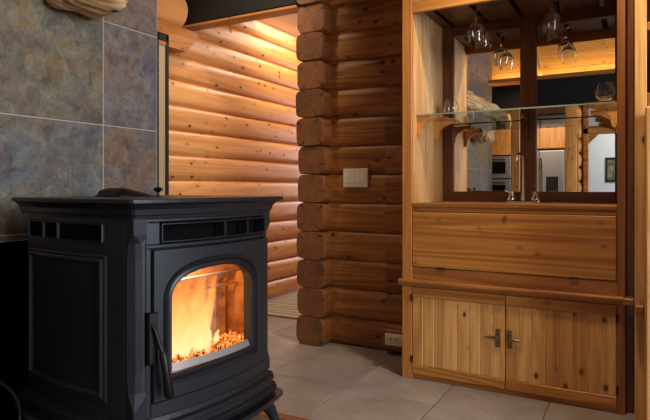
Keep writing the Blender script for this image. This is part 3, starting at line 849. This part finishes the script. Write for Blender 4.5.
# glasses
def stem_glass(name,label,loc,scale=1.0,group=None):
    t=thing(name,label,'glass',loc,0,group)
    # hangs upside-down: foot at top z=0, bowl downwards
    b=MB(); out=[(.0,-.105),(.010,-.107),(.028,-.118),(.040,-.14),(.044,-.165),(.042,-.19),(.036,-.215)]
    inn=[(.0345,-.215),(.0405,-.19),(.0425,-.165),(.0385,-.14),(.0265,-.1205),(.009,-.1095),(0,-.108)]
    b.lathe([(r*scale,z*scale) for r,z in out+inn],(0,0,0),24); b.build('bowl',M['glass'],t,local=True)
    s_=MB(); s_.lathe([(r*scale,z*scale) for r,z in [(0,0),(.034,-.001),(.034,-.003),(.008,-.008),(.0035,-.016),(.0032,-.09),(.007,-.1045),(0,-.1045)]],(0,0,0),20); s_.build('stem',M['glass'],t,local=True)
    return t
ZR=2.280
sg=stem_glass('wine_glass','wine glass hanging nearest the front in the left rack slot',(-.862,3.42,ZR),1.18,'wine glasses hanging from the rack')
copy_thing(sg,(-.862,3.60,ZR),'wine glass hanging behind another in the left rack slot')
copy_thing(sg,(-.435,3.42,ZR),'wine glass hanging nearest the front in the right rack slot')
copy_thing(sg,(-.435,3.60,ZR),'wine glass hanging behind another in the right rack slot')
def snifter(label,loc):
    b=MB(); P=[(0,0),(.034,0),(.034,.002),(.008,.006),(.005,.012),(.007,.018),(.030,.030),(.048,.055),(.050,.075),(.042,.105),(.032,.130)]
    Q=[(.0308,.130),(.0405,.105),(.0485,.075),(.0465,.055),(.029,.032),(.006,.021),(0,.0205)]
    b.lathe([(r,z) for r,z in P+Q],(0,0,0),24)
    o=b.build('brandy_snifter',M['glass']); o.location=loc; tag(o,label,'glass','snifters on the glass shelf'); return o
sn=snifter('round brandy snifter at the left end of the glass shelf',(-1.085,3.66,SZ+.0085))
s2=sn.copy(); C.objects.link(s2); s2.location=(-.165,3.47,SZ+.0085); s2['label']='round brandy snifter at the right end of the glass shelf'

# ------------------------------------------------------------------ switch & outlet
sw=thing('light_switch','wide pale light switch plate on the dark log wall','light switch',(-1.77,3.66,1.18))
ys_=3.664
mb=MB(); mb.box((-1.888,ys_-.004,1.155),(-1.69,ys_+.012,1.290),.004); mb.build('switch_plate',M['plate'],sw)
for k in range(4):
    mb=MB(); x=-1.878+k*.046; mb.box((x,ys_-.008,1.187),(x+.036,ys_-.002,1.258),.002); mb.build('rocker',M['plate2'],sw)
ot=thing('wall_outlet','white wall outlet in a wood block low on the log wall','outlet',(-1.40,3.63,.09))
mb=MB(); mb.box((-1.555,3.612,.045),(-1.285,3.665,.175),.004); mb.build('wood_block',M['log_wall'],ot)
mb=MB(); mb.box((-1.535,3.604,.070),(-1.405,3.613,.150),.004); pt=mb.build('outlet_plate',M['plate2'],ot)
for x in (-1.505,-1.465):
    mb=MB(); mb.box((x,3.601,.088),(x+.032,3.605,.132),.002); sk=mb.build('socket',M['plate'],ot)
    mb=MB(); mb.box((x+.008,3.600,.112),(x+.012,3.6015,.124)); mb.box((x+.020,3.600,.112),(x+.024,3.6015,.124)); mb.tube([(x+.016,3.6005,.10),(x+.016,3.6,.10)],.003,8); mb.build('slots',M['black'],sk)

# ------------------------------------------------------------------ tall cabinet at the right edge
dc=thing('display_cabinet','tall pine display cabinet with dark glass at the right edge','cabinet',(.3,3.0,0))
mb=MB(); mb.box((-.018,3.10,0),(.0,3.30,2.62)); mb.box((.0,3.28,0),(.8,3.30,2.62)); mb.box((.78,3.10,0),(.8,3.28,2.62)); mb.build('carcass',M['redwood_z'],dc)
mb=MB(); mb.box((-.020,3.07,0.0),(.030,3.10,2.62),.003); mb.box((.74,3.07,0.0),(.80,3.10,2.62),.003); mb.build('face_stile',M['cab_z'],dc)
mb=MB()
for za,zb in ((1.895,1.935),(2.5,2.62),(1.50,1.60)):
    mb=MB(); mb.box((.03,3.075,za),(.74,3.10,zb),.003); mb.build('face_rail',M['rail'],dc)
mb=MB(); mb.box((-.018,3.02,.563),(.018,3.07,.597),.004); mb.build('ledge_block',M['rail'],dc)
mb=MB(); mb.box((.03,3.085,1.60),(.74,3.091,2.5)); mb.build('glass_pane',M['bottle'],dc)
mb=MB(); mb.box((.021,2.80,0.06),(.78,3.065,1.50),.004); bd=mb.build('lower_box',M['redwood_z'],dc)
mb=MB(); mb.box((.021,2.775,0.06),(.060,2.80,1.50),.008); mb.box((.74,2.775,0.06),(.78,2.80,1.50),.006); mb.box((.060,2.775,1.44),(.74,2.80,1.50),.006); mb.box((.06,2.775,.06),(.74,2.80,.14),.006)
dj=mb.build('lower_door',M['cab_z'],dc); mb=MB(); mb.box((.06,2.783,.14),(.74,2.80,1.44),.002); mb.build('door_panel',M['cab'],dj)

# ------------------------------------------------------------------ kitchen side (seen in the mirror)
mb=MB(); mb.box((-5.0,-3.0,0),(-.85,-2.90,3.75)); structure('wall_kitchen',mb,M['black'],'wooden kitchen wall seen in the mirror','wall')  # wooden wall coloured black for the darkness above the cupboards
mb=MB(); mb.box((-5.0,-6.4,0),(3.0,-6.3,3.0)); structure('wall_far_room',mb,M['white'],'white wall of the room beyond the doorway in the mirror','wall')
# fridge
fg=thing('refrigerator','stainless steel refrigerator under kitchen cupboards, seen in mirror','refrigerator',(-1.42,-2.6,0))
mb=MB(); mb.box((-1.86,-2.85,.02),(-1.075,-2.34,1.78),.01); mb.build('body',M['black'],fg)
mb=MB(); mb.box((-1.858,-2.335,.06),(-1.475,-2.28,1.775),.014,seg=2); dA=mb.build('door',M['steel'],fg)
mb=MB(); mb.box((-1.467,-2.335,.06),(-1.077,-2.28,1.775),.014,seg=2); dB=mb.build('door',M['steel'],fg)
mb=MB(); mb.tube([(-1.50,-2.25,.5),(-1.50,-2.235,.6),(-1.50,-2.235,1.55),(-1.50,-2.25,1.65)],.012,10); mb.build('handle',M['chrome'],dA)
mb=MB(); mb.tube([(-1.44,-2.25,.5),(-1.44,-2.235,.6),(-1.44,-2.235,1.55),(-1.44,-2.25,1.65)],.012,10); mb.build('handle',M['chrome'],dB)
mb=MB(); mb.box((-1.36,-2.283,1.02),(-1.17,-2.276,1.34),.004); mb.build('water_dispenser',M['black'],dB)
# upper cupboards above the fridge, tall oven cabinet
ku=thing('upper_cupboard','orange pine cupboard above the refrigerator, seen in mirror','cabinet',(-1.42,-2.6,1.80))
mb=MB(); mb.box((-1.86,-2.85,1.80),(-1.07,-2.34,2.22),.003); mb.build('body',M['kcab'],ku)
for a in (-1.855,-1.46):
    mb=MB(); mb.box((a,-2.34,1.815),(a+.385,-2.315,2.205),.004); mb.build('door',M['kcab'],ku)
ko=thing('oven_cabinet','tall pine cabinet holding the wall ovens, seen in mirror','cabinet',(-2.25,-2.6,0))
mb=MB(); mb.box((-2.75,-2.85,0),(-1.88,-2.36,.70),.003); mb.box((-2.75,-2.85,1.72),(-1.88,-2.30,2.22),.003); mb.box((-2.75,-2.85,.70),(-2.69,-2.34,1.72)); mb.box((-1.93,-2.85,.70),(-1.88,-2.34,1.72)); mb.build('body',M['kcab'],ko)
for nm,z0,z1 in (('microwave_oven',1.32,1.70),('wall_oven',.72,1.30)):
    o=thing(nm,'stainless '+('microwave above the wall oven, seen in mirror' if z0>1 else 'wall oven below the microwave, seen in mirror'),'oven',(-2.3,-2.5,z0))
    mb=MB(); mb.box((-2.685,-2.80,z0),(-1.935,-2.31,z1),.005); mb.build('body',M['steel'],o)
    mb=MB(); mb.box((-2.60,-2.312,z0+.08),(-2.02,-2.30,z1-.10),.004); mb.build('door_glass',M['bottle'],o)
    mb=MB(); mb.tube([(-2.6,-2.27,z1-.06),(-2.02,-2.27,z1-.06)],.012,10); mb.box((-2.59,-2.31,z1-.068),(-2.57,-2.27,z1-.052)); mb.box((-2.05,-2.31,z1-.068),(-2.03,-2.27,z1-.052)); mb.build('handle',M['chrome'],o)
# bottles on top of the oven cabinet
b=MB(); b.lathe([(0,0),(.037,0),(.038,.01),(.038,.19),(.030,.215),(.014,.24),(.013,.30),(.0145,.302),(.0145,.31),(0,.311)],(0,0,0),16)
bo=b.build('wine_bottle',M['bottle']); bo.location=(-1.93,-2.42,2.22); tag(bo,'dark wine bottle standing in the row above the oven cabinet','bottle','dark bottles on the oven cabinet')
for k,(x,y) in enumerate([(-2.04,-2.40),(-2.15,-2.42),(-2.26,-2.40),(-1.99,-2.56),(-2.10,-2.55)]):
    c=bo.copy(); C.objects.link(c); c.location=(x,y,2.22)
# kitchen island / counter
ki=thing('kitchen_counter','low pine kitchen counter before the refrigerator, seen in mirror','counter',(-1.5,-1.7,0))
mb=MB(); mb.box((-1.95,-2.02,0),(-.95,-1.62,.88),.004); mb.build('base',M['kcab'],ki)
mb=MB(); mb.box((-1.98,-2.05,.88),(-.92,-1.59,.92),.006); mb.build('worktop',M['black'],ki)
# posts
mb=MB(); mb.box((-1.735,-1.42,0),(-1.60,-1.29,2.38),.01); structure('trim_3',mb,M['kcab'],'square pine kitchen post seen in mirror behind the mirror bar','post')
mb=MB(); mb.box((-.965,-1.42,0),(-.80,-1.28,2.38),.01)
for k in range(11):
    zc=(k+.5)*LOG
    mb.tube([(-.80,-1.33,zc-.1),(-.80,-1.35,zc-.07),(-.80,-1.35,zc),(-.80,-1.35,zc+.07),(-.80,-1.35,zc+.1)],[.02,.05,.058,.05,.02],14)
structure('trim_4',mb,M['kcab'],'pine post with scalloped log ends beside the doorway in mirror','post')
# doorway wall
mb=MB(); log_rows(mb,'x',-1.45,-.70,2.6,1.98,2.5,1,.05,8,10); mb.box((-.72,-1.60,1.98),(2.6,-1.46,2.5)); mb.box((.55,-1.60,0),(2.6,-1.46,2.0))
mb.box((-.81,-1.60,0),(-.70,-1.47,2.4)); structure('wall_doorway',mb,M['log_wall'],'log wall over the doorway seen in mirror','wall')
mb=MB(); mb.box((-.72,-1.50,0),(-.655,-1.36,2.02),.004); mb.box((-.72,-1.50,1.94),(.6,-1.36,2.02),.004); mb.box((.52,-1.50,0),(.6,-1.36,2.02),.004)
mb.prism([(-.655,1.94),(-.655,1.80),(-.52,1.94)],lambda a,b,d:(a,d,b),-1.48,-1.38); mb.prism([(.52,1.94),(.52,1.80),(.38,1.94)],lambda a,b,d:(a,d,b),-1.48,-1.38)
structure('door_1',mb,M['cab'],'orange wood doorway casing with angled corner braces, seen in mirror','doorway')
pf=thing('framed_picture','black framed landscape print on the white wall beyond the doorway','picture',(-.42,-5.3,1.2))
mb=MB()
# picture wall segment close behind the doorway
sg_=MB(); sg_.box((-1.2,-5.45,0),(2.6,-5.35,3.0)); structure('wall_picture',sg_,M['white'],'white wall with a picture beyond the doorway in mirror','wall')
x0,x1,z0,z1=-.62,.0,1.28,1.78
for a in ((x0,z0,x1,z0+.04),(x0,z1-.04,x1,z1),(x0,z0,x0+.04,z1),(x1-.04,z0,x1,z1)): mb.box((a[0],-5.35,a[1]),(a[2],-5.32,a[3]),.003)
mb.build('frame',M['black'],pf); mb=MB(); mb.box((x0+.04,-5.349,z0+.04),(x1-.04,-5.335,z1-.04)); mb.build('print',M['print'],pf)
# black beam and lit plank panel over the kitchen side
mb=MB(); mb.box((-1.52,-1.60,2.40),(3.0,-1.40,2.80),.008); structure('trim_5',mb,M['beam'],'black beam below the lit ceiling boards, seen in mirror','beam')
mb=MB(); mb.box((-2.6,-1.66,2.80),(3.0,-1.36,2.86),.004); structure('trim_6',mb,M['rail'],'wood cap board on the black beam, seen in mirror','trim')
mb=MB()
for k in range(4):
    z0=2.87+k*.17
    mb.box((-3.0,-1.86+.03*k,z0),(3.0,-1.84+.03*k,z0+.169),.003)
structure('ceiling_boards',mb,M['ceil_plank'],'lit pale pine boards above the black beam, seen in mirror','ceiling')
mb=MB(); mb.prism([(-1.36,2.87),(-1.32,2.87),(-1.44,3.55),(-1.48,3.55)],lambda a,b,d:(a,d,b),-1.76,-1.66); structure('trim_7',mb,M['ceil_plank'],'slanted pale rafter against the lit ceiling boards in mirror','rafter')

# ------------------------------------------------------------------ lights
def area(name,loc,target,sx,sy,power,col):
    l=bpy.data.lights.new(name,'AREA'); l.shape='RECTANGLE'; l.size=sx; l.size_y=sy; l.energy=power; l.color=col
    o=bpy.data.objects.new(name,l); C.objects.link(o); o.location=loc
    o.rotation_euler=(Vector(target)-Vector(loc)).to_track_quat('-Z','Y').to_euler(); return o
def spot(name,loc,target,power,col,ang=70,blend=.6,rad=.05):
    l=bpy.data.lights.new(name,'SPOT'); l.energy=power; l.color=col; l.spot_size=math.radians(ang); l.spot_blend=blend; l.shadow_soft_size=rad
    o=bpy.data.objects.new(name,l); C.objects.link(o); o.location=loc
    o.rotation_euler=(Vector(target)-Vector(loc)).to_track_quat('-Z','Y').to_euler(); return o
area('window_daylight',(4.4,.6,1.9),(-1.5,1.6,1.0),3.2,2.0,230,(.72,.84,1))
area('hall_ceiling_light',(-2.75,5.0,2.80),(-2.95,5.0,0),.8,2.6,46,(1,.84,.64))
area('hall_daylight',(-2.6,7.6,1.6),(-3.2,4.2,1.2),.9,1.8,28,(.92,.95,1))
spot('bar_downlight',(-.2,2.55,3.15),(-.85,3.5,.9),112,(1,.78,.50),80,.7,.08)
spot('opening_downlight',(-2.3,2.9,3.15),(-2.9,3.9,1.3),60,(1,.80,.55),90,.8,.08)
area('cove_light',(-.6,-1.63,2.87),(-.6,-1.84,3.06),3.0,.04,11,(1,.66,.28))
area('kitchen_fill',(-1.6,-1.45,2.37),(-1.7,-2.4,.9),1.6,.3,32,(1,.88,.72))  # unseen fill, added to brighten the mirrored kitchen
area('far_room_light',(.3,-3.8,2.9),(.3,-4.6,0),2.0,1.5,70,(.95,.97,1))
area('living_room_fill',(2.4,1.0,3.4),(-1.6,1.6,1.2),2.0,2.0,70,(1,.84,.64))  # unseen warm fill, added to lift the slate and the room
l=bpy.data.lights.new('fire_glow','POINT'); l.energy=4; l.color=(1,.42,.12); l.shadow_soft_size=.01
o=bpy.data.objects.new('fire_glow',l); C.objects.link(o); o.parent=st; o.location=(.0,-.25,.912-HZ)
w=bpy.data.worlds.new('world'); bpy.context.scene.world=w; w.use_nodes=True
w.node_tree.nodes['Background'].inputs[0].default_value=(.75,.85,1,1); w.node_tree.nodes['Background'].inputs[1].default_value=.12

# ------------------------------------------------------------------ camera
cam=bpy.data.cameras.new('camera'); co=bpy.data.objects.new('camera',cam); C.objects.link(co)
co.location=(0,0,1.15); co.rotation_euler=(PI/2,0,math.asin(.4864))
cam.lens=36*565/650; cam.sensor_width=36; cam.shift_y=-22/650; cam.clip_start=.05
sc=bpy.context.scene; sc.camera=co
sc.view_settings.view_transform='Standard'; sc.view_settings.look='None'; sc.view_settings.gamma=1; sc.view_settings.use_curve_mapping=False
sc.view_settings.exposure=0.25
